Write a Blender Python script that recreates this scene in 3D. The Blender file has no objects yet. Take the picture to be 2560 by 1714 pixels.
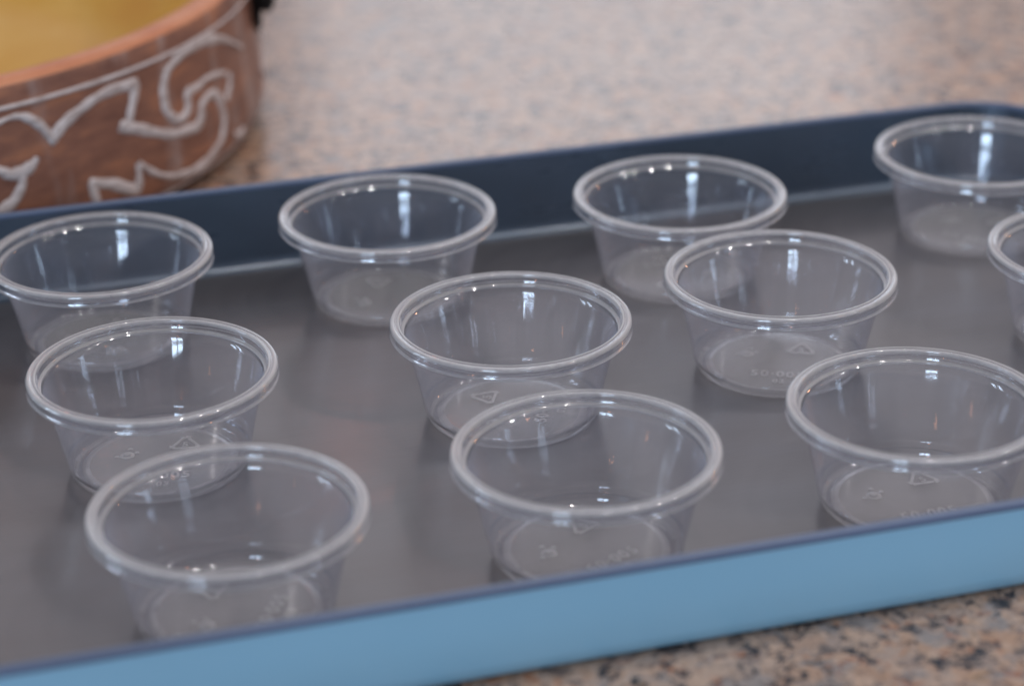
import bpy, bmesh, math, random
from mathutils import Vector, Matrix
R = math.radians
random.seed(7)
sc = bpy.context.scene
C = sc.collection

# ---------------- camera ----------------
CAM_H, PITCH, ROLL, FOC = 0.2709, R(24.60), R(-1.04), 2.298
cd = bpy.data.cameras.new('camera'); cam = bpy.data.objects.new('camera', cd); C.objects.link(cam)
fw = Vector((0, math.cos(PITCH), -math.sin(PITCH))); rx = Vector((1, 0, 0)); up = rx.cross(fw)
r2 = rx * math.cos(ROLL) + up * math.sin(ROLL); u2 = -rx * math.sin(ROLL) + up * math.cos(ROLL)
M = Matrix((r2, u2, -fw)).transposed().to_4x4(); M.translation = (0, 0, CAM_H)
cam.matrix_world = M
cd.sensor_width = 36; cd.lens = FOC * 36; cd.clip_start = 0.01; cd.clip_end = 50
cd.dof.use_dof = True; cd.dof.focus_distance = 0.592; cd.dof.aperture_fstop = 7.2
cd.dof.aperture_blades = 7
sc.camera = cam

# ---------------- world and lamps ----------------
w = bpy.data.worlds.new('World'); sc.world = w; w.use_nodes = True
wb = w.node_tree.nodes['Background']
wb.inputs['Color'].default_value = (0.70, 0.70, 0.78, 1); wb.inputs['Strength'].default_value = 0.36
sc.view_settings.view_transform = 'Standard'; sc.view_settings.look = 'None'
sc.view_settings.exposure = 0.16; sc.view_settings.gamma = 1.0


def area(name, loc, target, sx, sy, power, col, spread=180):
    l = bpy.data.lights.new(name, 'AREA'); l.shape = 'RECTANGLE'; l.size = sx; l.size_y = sy
    l.energy = power; l.color = col; l.spread = R(spread)
    o = bpy.data.objects.new(name, l); C.objects.link(o); o.location = loc
    o.rotation_euler = (Vector(target) - Vector(loc)).to_track_quat('-Z', 'Y').to_euler()
    return o


# broad soft lamp added in place of the bright room ahead of the counter
area('lamp_room_ahead', (0.3, 4.2, 2.6), (0, .55, 0), 5.5, 3.2, 30, (0.98, 0.89, 0.95))
# window beyond the counter, seen as the pale sheen on the polished stone
area('lamp_far_window', (0.20, 5.0, 1.35), (0, .7, 0), 1.3, .8, 5, (0.80, 0.90, 1.0))
# window panes behind the camera, two with a mullion between
for k in (-1, 1):
    area('lamp_window_pane', (-1.15 + k * .19, -2.6, 0.45), (0, .55, .1), 0.30, 1.9, 24, (0.62, 0.80, 1.0))
# narrow windows to the left
for k in (0, 1):
    area('lamp_side_window_pane', (-2.6, 0.45 + .40 * k, 0.45), (0, .55, .1), 0.16, 1.6, 9.0, (0.66, 0.82, 1.0))
# recessed ceiling spots in a row running off to the right
for x, e in ((.26, 3.2), (.62, 3.2), (1.12, 3.4), (1.80, 10.0)):
    l = bpy.data.lights.new('lamp_ceiling_spot', 'AREA'); l.shape = 'DISK'; l.size = .075; l.energy = e; l.color = (1, .93, .88)
    o = bpy.data.objects.new('lamp_ceiling_spot', l); C.objects.link(o); o.location = (x, .42, 1.65)
# warm bulbs
for loc, e in (((1.7, -0.6, 0.75), 3.0), ((1.5, 1.7, 0.8), 7.0), ((-0.9, -1.5, 1.3), 1.6)):
    l = bpy.data.lights.new('lamp_warm_bulb', 'POINT'); l.shadow_soft_size = .035; l.energy = e; l.color = (1, .42, .20)
    o = bpy.data.objects.new('lamp_warm_bulb', l); C.objects.link(o); o.location = loc

# small orange bulbs low beyond the tray; the floor of the tray mirrors them
for loc in ((-.10, 2.10, .84), (-.44, 2.10, .79)):
    l = bpy.data.lights.new('lamp_warm_bulb', 'POINT'); l.shadow_soft_size = .016; l.energy = .07; l.color = (1, .22, .10)
    o = bpy.data.objects.new('lamp_warm_bulb', l); C.objects.link(o); o.location = loc

cy = sc.cycles
cy.max_bounces = 24; cy.transparent_max_bounces = 48; cy.transmission_bounces = 16; cy.glossy_bounces = 8
cy.use_denoising = True
cy.sample_clamp_indirect = 16.0
cy.caustics_reflective = False; cy.caustics_refractive = True


# ---------------- node helpers ----------------
def mat(name):
    m = bpy.data.materials.new(name); m.use_nodes = True; m.node_tree.nodes.clear()
    return m, m.node_tree.nodes, m.node_tree.links


def N(ns, t, **kw):
    n = ns.new(t)
    for k, v in kw.items():
        if k in n.inputs: n.inputs[k].default_value = v
        else: setattr(n, k, v)
    return n


def math_(ns, ls, op, a, b=None, c=None):
    n = ns.new('ShaderNodeMath'); n.operation = op
    for i, v in enumerate((a, b, c)):
        if v is None: continue
        if hasattr(v, 'node'): ls.new(v, n.inputs[i])
        else: n.inputs[i].default_value = v
    return n.outputs[0]


def ramp(ns, ls, fac, stops, interp='LINEAR'):
    n = ns.new('ShaderNodeValToRGB'); ls.new(fac, n.inputs[0]); cr = n.color_ramp; cr.interpolation = interp
    while len(cr.elements) < len(stops): cr.elements.new(0.5)
    for e, (p, c) in zip(cr.elements, stops): e.position = p; e.color = (*c, 1)
    return n.outputs[0]


def mixc(ns, ls, f, a, b):
    n = ns.new('ShaderNodeMix'); n.data_type = 'RGBA'
    for i, v in ((0, f), (6, a), (7, b)):
        if hasattr(v, 'node'): ls.new(v, n.inputs[i])
        else: n.inputs[i].default_value = v if i == 0 else (*v, 1)
    return n.outputs[2]


# ---------------- thin clear plastic ----------------
def plastic(name, haze, rough=0.06, refl=1.0, tint=(0.975, 0.975, 0.985), hazecol=(.86, .85, .85), glass=0.0, edge=0.0):
    m, ns, ls = mat(name)
    out = N(ns, 'ShaderNodeOutputMaterial')
    geo = N(ns, 'ShaderNodeNewGeometry')
    dot = ns.new('ShaderNodeVectorMath'); dot.operation = 'DOT_PRODUCT'
    ls.new(geo.outputs['Normal'], dot.inputs[0]); ls.new(geo.outputs['Incoming'], dot.inputs[1])
    c = math_(ns, ls, 'ABSOLUTE', dot.outputs['Value'])
    k = math_(ns, ls, 'SUBTRACT', 1.0, c)
    p5 = math_(ns, ls, 'POWER', k, 5.0)
    F = math_(ns, ls, 'MULTIPLY_ADD', p5, .9 * refl, .045 * refl)
    tc = N(ns, 'ShaderNodeTexCoord')
    nz = N(ns, 'ShaderNodeTexNoise', Scale=260.0, Detail=3.0); ls.new(tc.outputs['Object'], nz.inputs['Vector'])
    bump = N(ns, 'ShaderNodeBump', Strength=0.05, Distance=0.0006)
    nz2 = N(ns, 'ShaderNodeTexNoise', Scale=120.0, Detail=1.0); ls.new(tc.outputs['Object'], nz2.inputs['Vector'])
    ls.new(nz2.outputs['Fac'], bump.inputs['Height'])
    tr = N(ns, 'ShaderNodeBsdfTransparent', Color=(*tint, 1))
    gl = N(ns, 'ShaderNodeBsdfGlossy', Roughness=rough, Color=(.95, .97, 1, 1))
    ls.new(bump.outputs[0], gl.inputs['Normal'])
    df = N(ns, 'ShaderNodeBsdfDiffuse', Color=(*hazecol, 1))
    tl = N(ns, 'ShaderNodeBsdfTranslucent', Color=(*hazecol, 1))
    dt = N(ns, 'ShaderNodeMixShader', Fac=.5); ls.new(df.outputs[0], dt.inputs[1]); ls.new(tl.outputs[0], dt.inputs[2])
    # haze grows where the sheet is seen at a slant, and varies a little
    h = math_(ns, ls, 'DIVIDE', haze, math_(ns, ls, 'MAXIMUM', c, .12))
    h = math_(ns, ls, 'MULTIPLY', h, math_(ns, ls, 'MULTIPLY_ADD', nz.outputs['Fac'], .8, .6))
    if edge: h = math_(ns, ls, 'MULTIPLY_ADD', math_(ns, ls, 'POWER', k, 2.0), edge, h)
    h = math_(ns, ls, 'MINIMUM', h, .85)
    body = N(ns, 'ShaderNodeMixShader'); ls.new(h, body.inputs[0]); ls.new(tr.outputs[0], body.inputs[1]); ls.new(dt.outputs[0], body.inputs[2])
    fin = N(ns, 'ShaderNodeMixShader'); ls.new(F, fin.inputs[0]); ls.new(body.outputs[0], fin.inputs[1]); ls.new(gl.outputs[0], fin.inputs[2])
    last = fin
    if glass:
        g = N(ns, 'ShaderNodeBsdfGlass', Roughness=.12, IOR=1.45, Color=(.98, .98, 1, 1))
        last = N(ns, 'ShaderNodeMixShader', Fac=glass); ls.new(fin.outputs[0], last.inputs[1]); ls.new(g.outputs[0], last.inputs[2])
    ls.new(last.outputs[0], out.inputs[0])
    return m


M_wall = plastic('clear_plastic_wall', 0.044, refl=1.5, rough=.05, hazecol=(.80, .80, .88), edge=.04)  # lavender haze puts the blue window's reflection into the wall colour
M_step = plastic('clear_plastic_step', 0.03, refl=1.5, rough=.04, edge=.06)
M_rim = plastic('clear_plastic_rim', 0.46, rough=0.05, refl=1.9, glass=0.25)
M_groove = plastic('clear_plastic_groove', 0.15, rough=0.05, refl=1.7, glass=0.35)
M_base = plastic('frosted_plastic_base', 0.10, rough=0.16, hazecol=(.86, .85, .80))
M_heel = plastic('clear_plastic_heel', 0.034, rough=.05, refl=1.4, edge=.05)
M_foot = plastic('clear_plastic_foot_ring', 0.17, rough=.06, refl=1.6)
M_mark = plastic('embossed_plastic', 0.20, rough=0.12, refl=1.8, hazecol=(.9, .9, .88))


# ---------------- non-stick steel ----------------
def coated(name, col, rough, spec=.5, metallic=0.0, coat=0.0, brush=True, mottled=0.12, warm=0.0):
    m, ns, ls = mat(name)
    out = N(ns, 'ShaderNodeOutputMaterial')
    b = N(ns, 'ShaderNodeBsdfPrincipled', Roughness=rough, Metallic=metallic)
    b.inputs['Specular IOR Level'].default_value = spec
    b.inputs['Coat Weight'].default_value = coat; b.inputs['Coat Roughness'].default_value = .12
    tc = N(ns, 'ShaderNodeTexCoord')
    mp = N(ns, 'ShaderNodeMapping'); mp.inputs['Scale'].default_value = (1, 3.5, 1); ls.new(tc.outputs['Object'], mp.inputs[0])
    n1 = N(ns, 'ShaderNodeTexNoise', Scale=9.0, Detail=4.0, Roughness=.55); ls.new(mp.outputs[0], n1.inputs['Vector'])
    n2 = N(ns, 'ShaderNodeTexNoise', Scale=1500.0, Detail=2.0); ls.new(tc.outputs['Object'], n2.inputs['Vector'])
    lo = tuple(c * (1 - mottled) for c in col); hi = tuple(c * (1 + mottled + w_) for c, w_ in zip(col, (-warm, 0, warm)))
    ls.new(ramp(ns, ls, n1.outputs['Fac'], [(.3, lo), (.7, hi)]), b.inputs['Base Color'])
    rr = math_(ns, ls, 'MULTIPLY_ADD', n1.outputs['Fac'], .12, rough - .06); ls.new(rr, b.inputs['Roughness'])
    # fine rubbed scratches change the gloss
    ms = N(ns, 'ShaderNodeMapping'); ms.inputs['Scale'].default_value = (1, 30, 1); ms.inputs['Rotation'].default_value = (0, 0, .5); ls.new(tc.outputs['Object'], ms.inputs[0])
    n3 = N(ns, 'ShaderNodeTexNoise', Scale=60.0, Detail=3.0); ls.new(ms.outputs[0], n3.inputs['Vector'])
    rr = math_(ns, ls, 'ADD', rr, math_(ns, ls, 'MULTIPLY_ADD', n3.outputs['Fac'], .16, -.08)); ls.new(rr, b.inputs['Roughness'])
    bu = N(ns, 'ShaderNodeBump', Strength=0.06, Distance=0.0003); ls.new(n2.outputs['Fac'], bu.inputs['Height'])
    ls.new(bu.outputs[0], b.inputs['Normal'])
    ls.new(b.outputs[0], out.inputs[0])
    return m


M_tray = coated('dark_nonstick_coating', (.084, .077, .079), .33, spec=.8, coat=.30, mottled=.24, warm=.12)  # mottle turns lighter patches bluish, a patchy sheen put into the colour
M_trayin = coated('nonstick_wall_reflected_blue', (.062, .092, .135), .30, spec=.8, metallic=.45, coat=.3)  # dark blue reflection of the room put into the coating colour
M_trayout = coated('light_blue_enamel', (.27, .53, .72), .35, spec=.5, mottled=.04)
M_trayrim = coated('rolled_edge_coating', (.085, .125, .215), .34, spec=.7)


# ---------------- polished granite ----------------
def granite():
    m, ns, ls = mat('polished_granite')
    out = N(ns, 'ShaderNodeOutputMaterial'); b = N(ns, 'ShaderNodeBsdfPrincipled', Roughness=.22)
    b.inputs['Specular IOR Level'].default_value = .42
    tc = N(ns, 'ShaderNodeTexCoord')
    wn = N(ns, 'ShaderNodeTexNoise', Scale=120.0, Detail=5.0, Roughness=.65); ls.new(tc.outputs['Object'], wn.inputs['Vector'])
    vm = ns.new('ShaderNodeVectorMath'); vm.operation = 'MULTIPLY_ADD'
    ls.new(wn.outputs['Color'], vm.inputs[0]); vm.inputs[1].default_value = (.014,) * 3; ls.new(tc.outputs['Object'], vm.inputs[2])
    P = vm.outputs[0]

    def vor(scale, off):
        mp = N(ns, 'ShaderNodeMapping'); mp.inputs['Location'].default_value = (off, off * .7, 0); ls.new(P, mp.inputs[0])
        v = N(ns, 'ShaderNodeTexVoronoi', Scale=scale); ls.new(mp.outputs[0], v.inputs['Vector'])
        sp = N(ns, 'ShaderNodeSeparateColor'); ls.new(v.outputs['Color'], sp.inputs[0])
        return sp.outputs[0], sp.outputs[1], v.outputs['Distance']

    def blot(scale, off, lo, hi, det=5.0, rough=.62):
        mp = N(ns, 'ShaderNodeMapping'); mp.inputs['Location'].default_value = (off, -off, off * .3); ls.new(P, mp.inputs[0])
        n_ = N(ns, 'ShaderNodeTexNoise', Scale=scale, Detail=det, Roughness=rough); ls.new(mp.outputs[0], n_.inputs['Vector'])
        return ramp(ns, ls, n_.outputs['Fac'], [(lo, (0, 0, 0)), (hi, (1, 1, 1))])

    a, a2, _ = vor(270, 0)
    base = ramp(ns, ls, a, [(0, (.50, .315, .205)), (.2, (.58, .41, .30)), (.42, (.36, .30, .265)), (.6, (.60, .44, .335)),
                            (.80, (.44, .26, .16)), (.92, (.32, .26, .23))], 'LINEAR')
    big = N(ns, 'ShaderNodeTexNoise', Scale=26.0, Detail=3.0); ls.new(tc.outputs['Object'], big.inputs['Vector'])
    base = mixc(ns, ls, math_(ns, ls, 'MULTIPLY', big.outputs['Fac'], .6), base, (.57, .345, .225))
    pat = N(ns, 'ShaderNodeTexNoise', Scale=9.0, Detail=2.0); ls.new(tc.outputs['Object'], pat.inputs['Vector'])
    pf = ramp(ns, ls, pat.outputs['Fac'], [(.42, (0, 0, 0)), (.60, (1, 1, 1))])
    base = mixc(ns, ls, math_(ns, ls, 'MULTIPLY', pf, .35), base, (.50, .40, .33))
    base = mixc(ns, ls, math_(ns, ls, 'MULTIPLY', blot(105, 2.2, .52, .58), .75), base, (.31, .285, .275))
    base = mixc(ns, ls, math_(ns, ls, 'MULTIPLY', blot(175, 5.2, .585, .63), .78), base, (.42, .16, .07))
    base = mixc(ns, ls, math_(ns, ls, 'MULTIPLY', blot(155, 9.4, .63, .67), .70), base, (.38, .22, .09))
    base = mixc(ns, ls, math_(ns, ls, 'MULTIPLY', blot(270, 13.1, .55, .59), .85), base, (.12, .10, .095))
    base = mixc(ns, ls, math_(ns, ls, 'MULTIPLY', blot(185, 17.7, .57, .60), .95), base, (.028, .028, .034))
    fine = N(ns, 'ShaderNodeTexNoise', Scale=900.0, Detail=4.0); ls.new(tc.outputs['Object'], fine.inputs['Vector'])
    mul = ramp(ns, ls, fine.outputs['Fac'], [(.25, (.72, .72, .72)), (.75, (1.15, 1.15, 1.15))])
    mm = ns.new('ShaderNodeMix'); mm.data_type = 'RGBA'; mm.blend_type = 'MULTIPLY'; mm.inputs[0].default_value = 1
    ls.new(base, mm.inputs[6]); ls.new(mul, mm.inputs[7])
    ls.new(mm.outputs[2], b.inputs['Base Color'])
    ls.new(b.outputs[0], out.inputs[0])
    return m


M_granite = granite()


# ---------------- bowl materials ----------------
def pottery(name, c1, c2, c3, rough, streak=True, nsc=45.0):
    m, ns, ls = mat(name)
    out = N(ns, 'ShaderNodeOutputMaterial'); b = N(ns, 'ShaderNodeBsdfPrincipled', Roughness=rough)
    tc = N(ns, 'ShaderNodeTexCoord')
    mp = N(ns, 'ShaderNodeMapping'); mp.inputs['Scale'].default_value = (1, 1, 3); ls.new(tc.outputs['Object'], mp.inputs[0])
    b.inputs['Coat Weight'].default_value = .25; b.inputs['Coat Roughness'].default_value = .35
    n1 = N(ns, 'ShaderNodeTexNoise', Scale=nsc, Detail=6.0, Roughness=.65); ls.new(mp.outputs[0], n1.inputs['Vector'])
    col = ramp(ns, ls, n1.outputs['Fac'], [(.3, c1), (.52, c2), (.72, c3)])
    if streak:   # pale dry-brushed vertical wipes
        mp2 = N(ns, 'ShaderNodeMapping'); mp2.inputs['Scale'].default_value = (1, 1, .12); ls.new(tc.outputs['Object'], mp2.inputs[0])
        n2 = N(ns, 'ShaderNodeTexNoise', Scale=75.0, Detail=3.0); ls.new(mp2.outputs[0], n2.inputs['Vector'])
        n3 = N(ns, 'ShaderNodeTexNoise', Scale=320.0, Detail=2.0); ls.new(tc.outputs['Object'], n3.inputs['Vector'])
        f = math_(ns, ls, 'MULTIPLY', ramp(ns, ls, n2.outputs['Fac'], [(.50, (0, 0, 0)), (.66, (1, 1, 1))]), n3.outputs['Fac'])
        col = mixc(ns, ls, math_(ns, ls, 'MULTIPLY', f, 1.1), col, (.42, .36, .35))
    ls.new(col, b.inputs['Base Color'])
    bu = N(ns, 'ShaderNodeBump', Strength=.25, Distance=.0006); ls.new(n1.outputs['Fac'], bu.inputs['Height']); ls.new(bu.outputs[0], b.inputs['Normal'])
    ls.new(b.outputs[0], out.inputs[0])
    return m


M_clay = pottery('brown_clay', (.15, .064, .046), (.25, .113, .075), (.44, .185, .095), .42)
M_lip = pottery('bare_terracotta', (.50, .17, .075), (.58, .22, .10), (.66, .29, .15), .6, False)
M_slip = pottery('pale_grey_slip', (.30, .23, .21), (.56, .51, .51), (.66, .61, .61), .6, False, 190)
M_glaze = pottery('honey_yellow_glaze', (.56, .25, .018), (.64, .35, .05), (.74, .48, .14), .28, False, 12)
m, ns, ls = mat('black_iron'); o_ = N(ns, 'ShaderNodeOutputMaterial'); b_ = N(ns, 'ShaderNodeBsdfPrincipled', Roughness=.45, Metallic=.6)
b_.inputs['Base Color'].default_value = (.012, .012, .013, 1)
nn = N(ns, 'ShaderNodeTexNoise', Scale=300.0); bb = N(ns, 'ShaderNodeBump', Strength=.4, Distance=.0008); ls.new(nn.outputs['Fac'], bb.inputs['Height'])
ls.new(bb.outputs[0], b_.inputs['Normal']); ls.new(b_.outputs[0], o_.inputs[0]); M_iron = m


# ---------------- mesh helpers ----------------
def link(name, bm, mats, parent=None, smooth=True, sharp=None):
    me = bpy.data.meshes.new(name)
    bmesh.ops.recalc_face_normals(bm, faces=bm.faces) if sharp != 'keep' else None
    bm.to_mesh(me); bm.free()
    for mm_ in (mats if isinstance(mats, (list, tuple)) else [mats]): me.materials.append(mm_)
    if smooth:
        for p in me.polygons: p.use_smooth = True
    o = bpy.data.objects.new(name, me); C.objects.link(o); o.parent = parent
    return o


def empty(name, loc=(0, 0, 0), rz=0, **props):
    o = bpy.data.objects.new(name, None); C.objects.link(o); o.location = loc; o.rotation_euler = (0, 0, rz)
    o.empty_display_size = .02
    for k, v in props.items(): o[k] = v
    return o


def lathe(prof, seg=128, closed=False, bm=None):
    """prof: (r, z) pairs; r=0 ends become a pole"""
    bm = bm or bmesh.new(); rings = []
    for r, z in prof:
        if r < 1e-7: rings.append([bm.verts.new((0, 0, z))])
        else: rings.append([bm.verts.new((r * math.cos(2 * math.pi * i / seg), r * math.sin(2 * math.pi * i / seg), z)) for i in range(seg)])
    n = len(rings)
    for k in range(n if closed else n - 1):
        A, B = rings[k], rings[(k + 1) % n]
        if len(A) == 1 and len(B) == 1: continue
        for i in range(seg):
            j = (i + 1) % seg
            if len(A) == 1: bm.faces.new((A[0], B[i], B[j]))
            elif len(B) == 1: bm.faces.new((A[i], A[j], B[0]))
            else: bm.faces.new((A[i], A[j], B[j], B[i]))
    return bm


def arc(cx, cz, r, a0, a1, n):
    return [(cx + r * math.cos(R(a0 + (a1 - a0) * i / n)), cz + r * math.sin(R(a0 + (a1 - a0) * i / n))) for i in range(n + 1)]


def mm(pts): return [(a * .001, b * .001) for a, b in pts]


# ---------------- countertop ----------------
def slab(name, x0, x1, y0, y1, z0, z1, material):
    bm = bmesh.new(); bmesh.ops.create_cube(bm, size=1)
    for v in bm.verts:
        v.co = Vector(((x0 + x1) / 2 + v.co.x * (x1 - x0), (y0 + y1) / 2 + v.co.y * (y1 - y0), (z0 + z1) / 2 + v.co.z * (z1 - z0)))
    bmesh.ops.bevel(bm, geom=bm.edges[:], offset=.004, segments=3, affect='EDGES')
    return link(name, bm, material, smooth=False)


COUNTER_Z = -0.0012
top = slab('countertop', -1.4, 1.6, 0.315, 1.75, COUNTER_Z - .03, COUNTER_Z, M_granite)
top.rotation_euler = (0, 0, R(15.96))
top['kind'] = 'structure'

# ---------------- baking tray ----------------
T = R(15.96)
SX0, SX1, SY0, SY1, ZT = -0.022, 0.358, 0.4041, 0.6494, 0.0245    # rim outline in the tray's own axes
TCX, TCY = (SX0 + SX1) / 2, (SY0 + SY1) / 2
HX, HY = (SX1 - SX0) / 2, (SY1 - SY0) / 2
tc_ = Vector((TCX * math.cos(T) - TCY * math.sin(T), TCX * math.sin(T) + TCY * math.cos(T), 0))
tray = empty('baking_tray', (tc_.x, tc_.y, COUNTER_Z), T,
             label='shallow rectangular metal baking tray, dark inside and light blue outside, holding the cups', category='baking tray')
ZO = -COUNTER_Z        # local z of the tray's inner floor
CORN = 10              # segments in each corner


def outline(inset, z, rad=.026):
    """points of a rounded rectangle, each with its side index (0 front, 1 right, 2 back, 3 left)"""
    hx, hy, r = HX - inset, HY - inset, max(rad - inset, .004)
    pts = []
    corners = [(hx - r, -hy + r, -90), (hx - r, hy - r, 0), (-hx + r, hy - r, 90), (-hx + r, -hy + r, 180)]
    NS = 24
    for k, (x, y, a) in enumerate(corners):
        arcp = [(x + r * math.cos(R(a + 90 * i / CORN)), y + r * math.sin(R(a + 90 * i / CORN)), z) for i in range(CORN + 1)]
        pts += arcp
        nx, ny, na = corners[(k + 1) % 4]
        e = (nx + r * math.cos(R(na)), ny + r * math.sin(R(na)))
        s = arcp[-1]
        for i in range(1, NS): pts.append((s[0] + (e[0] - s[0]) * i / NS, s[1] + (e[1] - s[1]) * i / NS, z))
    return pts


PER = CORN + 24   # points per corner+side


def sweep(levels, idx, closed_ring, mats_of, bm=None):
    bm = bm or bmesh.new(); rows = []
    for inset, z in levels:
        o = outline(inset, z); rows.append([bm.verts.new(o[i % len(o)]) for i in idx])
    for k in range(len(rows) - 1):
        n = len(idx)
        for i in range(n if closed_ring else n - 1):
            j = (i + 1) % n
            f = bm.faces.new((rows[k][i], rows[k][j], rows[k + 1][j], rows[k + 1][i])); f.material_index = mats_of(k)
    return bm, rows


TAP, TH = .0038, .0008
# floor: sheet with thickness, small upturned radius at its edge
allidx = list(range(4 * PER))
rin = [(TAP + .0034, ZO), (TAP + .0020, ZO + .00025), (TAP + .0009, ZO + .0009), (TAP + .0002, ZO + .0020), (TAP, ZO + .0032)]
rout = [(TAP - TH, ZO + .0032), (TAP - TH + .0006, ZO + .0006), (TAP + .0012, ZO - .0006), (TAP + .0024, ZO - .00095)]
bm, rows = sweep(rin[::-1], allidx, True, lambda k: 2)  # edge radius takes the wall's blue, a highlight line put into the colour
f = bm.faces.new(rows[-1]); f.material_index = 0
bm2, rows2 = sweep(rout, allidx, True, lambda k: 1, bm)
f = bm2.faces.new(rows2[-1]); f.material_index = 1
base_o = link('tray_base', bm2, [M_tray, M_trayout, M_trayin], tray, sharp='keep')
# four walls, meeting in the middle of each rounded corner
half = CORN // 2
for s in range(4):
    start = s * PER + half          # from the middle of corner s ... to the middle of the next
    idx = [(start + i) for i in range(PER + 1)]
    lv_in = [(TAP + (0.0006 - TAP) * t, ZO + .0032 + (ZT + ZO - .0012 - ZO - .0032) * t) for t in (0, .05, .2, .4, .6, .8, .95, 1)]
    lv_out = [(a - TH, z) for a, z in lv_in]
    bm, _ = sweep(lv_in, idx, False, lambda k: 0)
    bm, _ = sweep(lv_out, idx, False, lambda k: 1, bm)
    link('side_wall', bm, [M_trayin, M_trayout], tray, sharp='keep')
# rolled rim: a bead turned outward over the walls
cxr, czr, rr = -.0005, ZT + ZO - .0010, .0012
sec = [(cxr - rr * math.cos(R(a)), czr + rr * math.sin(R(a))) for a in range(0, 360, 24)]
sec.append(sec[0])
bm, _ = sweep(sec, allidx, True, lambda k: 0)
bmesh.ops.remove_doubles(bm, verts=bm.verts, dist=1e-6)
link('rolled_rim', bm, M_trayrim, tray)

# ---------------- portion cups ----------------
H = 26.9
FLOOR = 0.05


def cup_meshes():
    out = {}
    # rim: broad rounded flange turned down outside, stacking step inside
    o = arc(27.62, H - 2.95, .36, 190, 40, 7) + [(28.08, H - 2.3), (28.26, H - 1.0)]
    o += arc(28.78, H - .42, .46, 180, 55, 6)          # inner bead
    o += [(29.30, H - .22), (29.62, H - .22)]            # shallow groove
    o += arc(30.17, H - .85, .85, 120, 0, 8)             # outer roll
    o += [(31.02, H - 1.6), (31.08, H - 2.7), (31.28, H - 3.05), (31.15, H - 3.25), (30.75, H - 3.15), (30.55, H - 2.7), (30.48, H - 1.7)]
    o += arc(29.95, H - 1.10, .50, 0, 90, 4)
    o += arc(29.25, H - 1.10, .48, 90, 180, 4)
    o += [(28.68, H - 2.3), (28.45, H - 3.1), (27.75, H - 3.3), (27.35, H - 3.25)]
    b_ = lathe(mm(o), 160, True)
    for f_ in b_.faces:
        z = f_.calc_center_median().z * 1000; r = f_.calc_center_median().xy.length * 1000
        f_.material_index = 2 if (z > H - .6 and 29.08 < r < 29.70) else 0 if z > H - 1.05 or (z < H - 2.9 and r > 30) or (z < H - 2.5 and r < 28.0) else 1
    out['rim'] = b_
    # wall: two skins, straight flare
    zt, zb = H - 2.95, 3.0
    outer = [(27.60 - 5.35 * t + .50 * t * t, zt + (zb - zt) * t) for t in [i / 10 for i in range(11)]]
    inner = [(r - .38, z) for r, z in outer]
    out['wall'] = lathe(mm(outer + inner[::-1]), 144, True)
    # base: rounded heel, foot ring, raised frosted disc
    heel = [(22.75, 3.0), (22.5, 2.1), (22.15, 1.2), (21.7, .55), (21.1, .18), (20.5, .02), (19.9, 0.0), (19.3, .10), (18.9, .38), (18.4, .62), (17.6, .7)]
    flat = [(12, .68), (6, .64), (0, .62)]
    up_ = [(0, 1.02), (6, 1.04), (12, 1.08)]
    heel_in = [(17.5, 1.10), (18.3, 1.04), (18.9, .86), (19.4, .58), (20.0, .44), (20.6, .42), (21.0, .55), (21.5, .88), (21.85, 1.45), (22.12, 2.2), (22.37, 3.0)]
    b_ = lathe(mm(heel + flat + up_ + heel_in), 128, False)
    for f_ in b_.faces:
        r = f_.calc_center_median().xy.length * 1000
        f_.material_index = 0 if r < 17.7 else (2 if r < 19.2 or 20.4 < r < 21.3 else 1)
    out['base'] = b_
    return out


cm = cup_meshes()


def text_bm(s, size, depth):
    cu = bpy.data.curves.new('t', 'FONT'); cu.body = s; cu.size = size; cu.extrude = depth / 2; cu.align_x = 'CENTER'; cu.align_y = 'CENTER'
    cu.offset = size * .02; cu.resolution_u = 3; cu.space_character = 1.15
    ob = bpy.data.objects.new('t', cu); C.objects.link(ob)
    dg = bpy.context.evaluated_depsgraph_get(); me = bpy.data.meshes.new_from_object(ob.evaluated_get(dg))
    bm = bmesh.new(); bm.from_mesh(me)
    bpy.data.objects.remove(ob); bpy.data.curves.remove(cu); bpy.data.meshes.remove(me)
    return bm


def put(src, dst, mtx):
    src.transform(mtx); me = bpy.data.meshes.new('x'); src.to_mesh(me); src.free(); dst.from_mesh(me); bpy.data.meshes.remove(me)


def bar(bm, p, q, w_, h_):
    p, q = Vector(p), Vector(q); d = (q - p).normalized(); n = Vector((-d.y, d.x, 0)) * w_ / 2
    z = Vector((0, 0, h_))
    vs = [bm.verts.new(v) for v in (p - n, q - n, q + n, p + n, p - n + z, q - n + z, q + n + z, p + n + z)]
    for f_ in ((0, 3, 2, 1), (4, 5, 6, 7), (0, 1, 5, 4), (1, 2, 6, 5), (2, 3, 7, 6), (3, 0, 4, 7)): bm.faces.new([vs[i] for i in f_])


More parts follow.
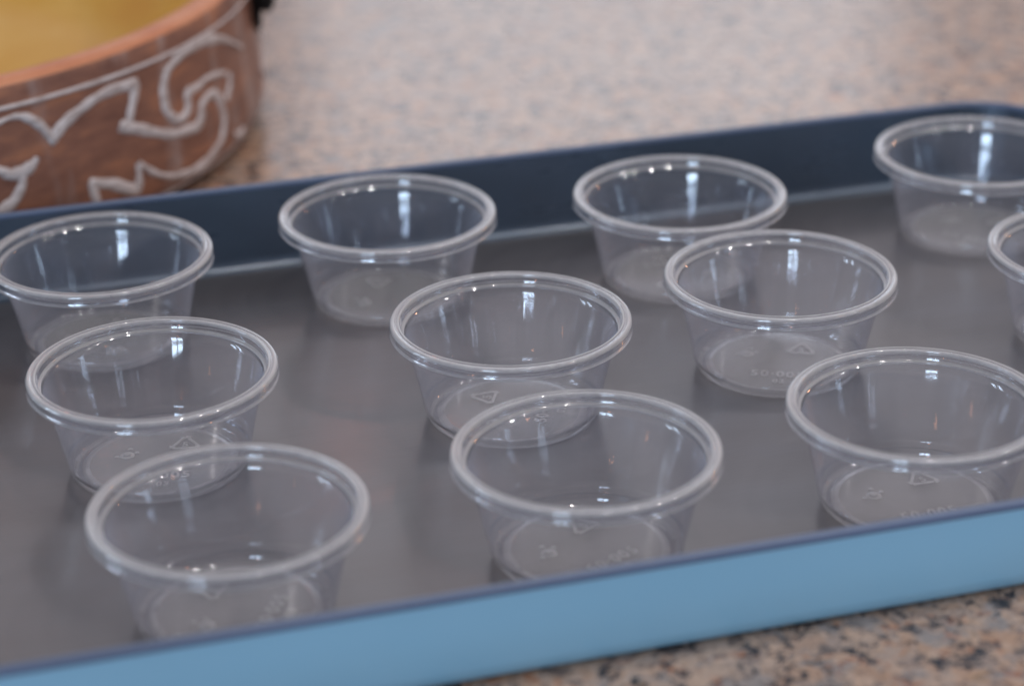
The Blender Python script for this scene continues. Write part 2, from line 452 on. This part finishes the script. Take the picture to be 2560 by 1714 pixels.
def marks_bm():
    """embossing on the base: moulding numbers, a recycling triangle, the gate scar"""
    bm = bmesh.new(); Z = .0010
    put(text_bm('50\u00b7005', .0046, .0003), bm, Matrix.Translation((0.0005, -.0085, Z + .00012)))
    put(text_bm('03', .0030, .0003), bm, Matrix.Translation((0.001, -.0128, Z + .00012)))
    put(text_bm('5', .0034, .0003), bm, Matrix.Translation((0.0060, .0076, Z + .00012)))
    cx, cy_, r = .0060, .0080, .0044
    P = [(cx + r * math.cos(R(a)), cy_ + r * math.sin(R(a)), Z) for a in (90, 210, 330)]
    for i in range(3):
        a, b = Vector(P[i]), Vector(P[(i + 1) % 3])
        bar(bm, a.lerp(b, .08), a.lerp(b, .80), .0008, .00028)
        d = (b - a).normalized(); n = Vector((-d.y, d.x, 0)); e = a.lerp(b, .82)
        vs = [bm.verts.new(e + n * .0011 + Vector((0, 0, .0003))), bm.verts.new(e - n * .0011 + Vector((0, 0, .0003))), bm.verts.new(e + d * .0014 + Vector((0, 0, .0003)))]
        bm.faces.new(vs)
    g = lathe([(0.0020, Z), (.0019, Z + .0002), (.0012, Z + .00035), (.0009, Z + .0007), (.0003, Z + .0008), (0, Z + .0008)], 20)
    put(g, bm, Matrix.Translation((-.0085, .0035, 0)))
    for a in (20, 75, 190):
        x, y = -.0085 + .0026 * math.cos(R(a)), .0035 + .0034 * math.sin(R(a))
        g = lathe([(.0007, Z), (.0006, Z + .0003), (0, Z + .0004)], 10); put(g, bm, Matrix.Translation((x, y, 0)))
    return bm


CUPS = [  # x, y, turn, label
    (-.1126, .5978, 140, 'clear cup nearest the carved bowl, in the back row, cut by the left edge'),
    (-.0348, .6244, 60, 'clear cup in the back row just right of the one below the bowl'),
    (.0493, .6364, 200, 'clear back row cup whose foot shows behind a nearer rim, right of centre'),
    (.1414, .6670, 330, 'clear cup at the far corner of the tray, highest in the photo'),
    (.1610, .5897, 100, 'clear cup mostly cut off at the right edge, below the far corner cup'),
    (.0715, .5744, 350, 'clear middle row cup whose rim crosses in front of a back row cup'),
    (-.0002, .5481, 80, 'clear cup in the middle of the tray, foot seen through the front middle cup'),
    (-.0883, .5228, 5, 'clear cup leftmost in the middle row, moulded digits readable in its base'),
    (-.0624, .4507, 75, 'clear cup lowest in the photo, at the left of the front row'),
    (.0164, .4753, 40, 'clear cup in the middle of the front row, foot hidden by blue tray edge'),
    (.0952, .4962, 15, 'clear cup at the right end of the front row, cut by the right edge'),
]
proto = None
for i, (x, y, a, lab) in enumerate(CUPS):
    if i == 0:
        t = empty('portion_cup')
        parts = [link('rim', cm['rim'], [M_rim, M_step, M_groove], t), link('wall', cm['wall'], M_wall, t)]
        b = link('base', cm['base'], [M_base, M_heel, M_foot], t); parts.append(b)
        mk = link('embossed_mark', marks_bm(), M_mark, b, smooth=False)
        proto = (t, parts, mk)
    else:
        t = proto[0].copy(); C.objects.link(t)
        for p in proto[1]:
            c = p.copy(); C.objects.link(c); c.parent = t
            if p.name.startswith('base'):
                k = proto[2].copy(); C.objects.link(k); k.parent = c
    t.location = (x, y, FLOOR * .001); t.rotation_euler = (0, 0, R(a))
    t.scale = (1 + random.uniform(-.006, .006), 1 + random.uniform(-.006, .006), 1 + random.uniform(-.006, .006))
    t['label'] = lab; t['category'] = 'plastic cup'; t['group'] = 'clear portion cups set out in rows on the tray'

# ---------------- carved bowl ----------------
BX, BY = -.2437, .7793
bowl = empty('carved_bowl', (BX, BY, COUNTER_Z),
             label='brown clay bowl with pale carved scrolls and a honey yellow inside, beside the tray', category='bowl')
body = [(128, 0), (134, 0), (138, 1.0), (147, 2.0), (154, 4), (158, 8), (159.2, 15), (158.0, 30), (157.2, 42), (157, 50), (156.6, 55.0), (156.0, 56.6)]
under = [(0, 1.5), (60, 1.5), (120, 1.5), (128, 0)]
link('outer_body', lathe(mm(under + body[1:]), 192), M_clay, bowl)
lip = [(156.0, 56.6), (155.4, 57.5), (153.5, 58.2), (150.5, 58.2), (147.5, 57.4), (145.8, 55.8)]
link('lip', lathe(mm(lip), 192), M_lip, bowl)
ins = [(145.8, 55.8), (143, 50), (138, 40), (130, 29), (118, 19), (100, 12), (75, 8), (40, 6), (0, 5.5)]
link('glazed_inside', lathe(mm(ins), 192), M_glaze, bowl)


def spline(pts, n=6):
    out = []
    for i in range(len(pts) - 1):
        p0, p1, p2, p3 = pts[max(i - 1, 0)], pts[i], pts[i + 1], pts[min(i + 2, len(pts) - 1)]
        v1 = Vector(p1) - Vector(p0); v2 = Vector(p3) - Vector(p2); v = Vector(p2) - Vector(p1)

        def ok(u): return u.length > 1e-6 and v.length > 1e-6 and u.normalized().dot(v.normalized()) > .15
        m1 = (Vector(p2) - Vector(p0)) * .5 if ok(v1) else v * .9
        m2 = (Vector(p3) - Vector(p1)) * .5 if ok(v2) else v * .9
        for k in range(n):
            t = k / n; t2, t3 = t * t, t * t * t
            q = Vector(p1) * (2 * t3 - 3 * t2 + 1) + m1 * (t3 - 2 * t2 + t) + Vector(p2) * (-2 * t3 + 3 * t2) + m2 * (t3 - t2)
            out.append((q.x, q.y))
    out.append(tuple(pts[-1])); return out


def rad_at(z):
    pr = body[3:]
    for (r0, z0), (r1, z1) in zip(pr, pr[1:]):
        if z0 <= z <= z1: return (r0 + (r1 - r0) * (z - z0) / (z1 - z0)) * .001
    return .157


SW = {
    'S1': [(-53.4, 45.0), (-51.63, 45.97), (-50.35, 45.63), (-49.11, 43.86), (-48.07, 41.24), (-47.23, 38.01), (-46.78, 35.66), (-46.3, 37.2), (-44.96, 39.8), (-43.21, 41.94), (-40.53, 44.35), (-37.76, 45.22), (-34.39, 44.36), (-34.79, 40.96), (-35.45, 37.51), (-36.32, 33.24), (-37.58, 33.14), (-35.72, 31.25), (-33.04, 28.03), (-29.89, 24.32), (-26.93, 22.75), (-24.29, 22.21), (-23.31, 24.19), (-22.95, 27.5), (-21.36, 29.21), (-19.59, 28.69), (-18.5, 25.62), (-17.93, 20.37), (-18.42, 16.05), (-19.92, 12.15), (-22.45, 9.24), (-25.66, 8.59), (-29.08, 9.94), (-31.58, 12.22), (-33.61, 15.31), (-35.71, 20.17)],
    'S2': [(-35.71, 20.17), (-35.78, 15.67), (-36.09, 11.35), (-37.71, 13.51), (-39.91, 16.63), (-42.69, 19.14), (-42.49, 16.23), (-42.29, 13.06), (-42.2, 8.5)],
    'S3': [(-9.36, 35.56), (-12.81, 40.35), (-16.19, 44.23), (-19.97, 46.83), (-23.67, 47.56), (-26.71, 46.48), (-28.66, 44.04), (-29.74, 39.9), (-29.96, 35.05), (-29.57, 31.17), (-28.24, 27.75), (-26.71, 27.19), (-25.63, 29.33), (-25.4, 33.75), (-22.96, 34.22), (-20.25, 34.98), (-15.97, 32.84)],
    'S4': [(-14.64, 31.5), (-15.37, 27.04), (-17.03, 23.78)],
    'S6': [(-15.45, 10.58), (-13.4, 9.16), (-11.86, 9.86)],
    'S5': [(-54.5, 32.5), (-53.37, 30.57), (-52.35, 28.93), (-51.06, 28.79), (-49.9, 29.69), (-48.94, 31.94)],
    'S7': [(-50.91, 27.96), (-51.23, 24.77), (-52.31, 21.12), (-53.88, 18.76), (-55.5, 17.5)],
}


def ribbon(bm, pts, wid, proud=.0009):
    """a raised slip line lying on the bowl's side: rounded cross-section, width varies"""
    P = []
    for th, z in pts:
        zz = z + 1.2; r = rad_at(zz) - .0002
        P.append((Vector((r * math.cos(R(th)), r * math.sin(R(th)), zz * .001)), Vector((math.cos(R(th)), math.sin(R(th)), 0))))
    prev = None; n = len(P)
    for i, (p, nr) in enumerate(P):
        a = P[max(i - 1, 0)][0]; b = P[min(i + 1, n - 1)][0]; d = (b - a).normalized()
        s = nr.cross(d).normalized()
        t = i / (n - 1); ww = wid * (.45 + .5 * min(1, 6 * min(t, 1 - t)) + .13 * math.sin(i * .23 + wid * 900) + .07 * math.sin(i * .9))
        ring = [bm.verts.new(p + s * ww * .5 * math.cos(R(q)) + nr * proud * math.sin(R(q))) for q in (0, 36, 72, 108, 144, 180)]
        if prev:
            for k in range(5): bm.faces.new((prev[k], prev[k + 1], ring[k + 1], ring[k]))
        prev = ring


for rot in (0, -62, -124, -186, 112, 56):
    bm = bmesh.new()
    for k, v in SW.items():
        pts = [(a + rot, b) for a, b in spline(v)]
        ribbon(bm, pts, .0039)
    link('carved_scroll', bm, M_slip, bowl)
for zz, wd in ((49.2, .0016), (4.8, .0018)):
    bm = bmesh.new(); ribbon(bm, [(a, zz) for a in range(0, 361, 3)], wd); link('carved_line', bm, M_slip, bowl)


# iron handle on the bowl's side
def tube(pts, radii, seg=10, bm=None):
    bm = bm or bmesh.new(); prev = None; n = len(pts)
    for i, p in enumerate(pts):
        p = Vector(p); d = (Vector(pts[min(i + 1, n - 1)]) - Vector(pts[max(i - 1, 0)])).normalized()
        s = d.orthogonal().normalized() if abs(d.y) < .9 else d.cross(Vector((0, 0, 1))).normalized()
        ref = Vector((0, 1, 0)) if abs(d.y) < .9 else Vector((0, 0, 1))
        s = d.cross(ref).normalized(); u = s.cross(d).normalized()
        ring = [bm.verts.new(p + (s * math.cos(2 * math.pi * k / seg) + u * math.sin(2 * math.pi * k / seg)) * radii[i]) for k in range(seg)]
        if prev:
            for k in range(seg): bm.faces.new((prev[k], prev[(k + 1) % seg], ring[(k + 1) % seg], ring[k]))
        else: bm.faces.new(ring[::-1])
        prev = ring
    bm.faces.new(prev); return bm


def on(th, r, z): return (r * math.cos(R(th)), r * math.sin(R(th)), z)


for th0 in (-1.5, 178.5):
    hd = link('iron_handle', tube([on(th0, .1590, z * .001) for z in (36.0, 37.5, 40, 46, 52, 57, 60)] + [on(th0, .1575, .063), on(th0, .153, .0645), on(th0, .1500, .0635), on(th0, .1475, .060)],
              [.0006, .0013, .0017, .0019, .0022, .0022, .0022, .0022, .0021, .002, .0014]), M_iron, bowl)
    pts = [on(th0 + 22 * math.sin(R(a)) / 2, .1625 + .012 * (1 - abs(math.cos(R(a)))) * 0 + .0, .052 + .010 * math.cos(R(a))) for a in range(0, 361, 20)]
    blob = bmesh.new(); bmesh.ops.create_icosphere(blob, subdivisions=3, radius=1)
    for v in blob.verts: v.co = Vector((v.co.x * .0032, v.co.y * .0030, v.co.z * .0062))
    bmesh.ops.transform(blob, matrix=Matrix.Translation(on(th0, .1625, .0485)), verts=blob.verts)
    link('handle_boss', blob, M_iron, hd)
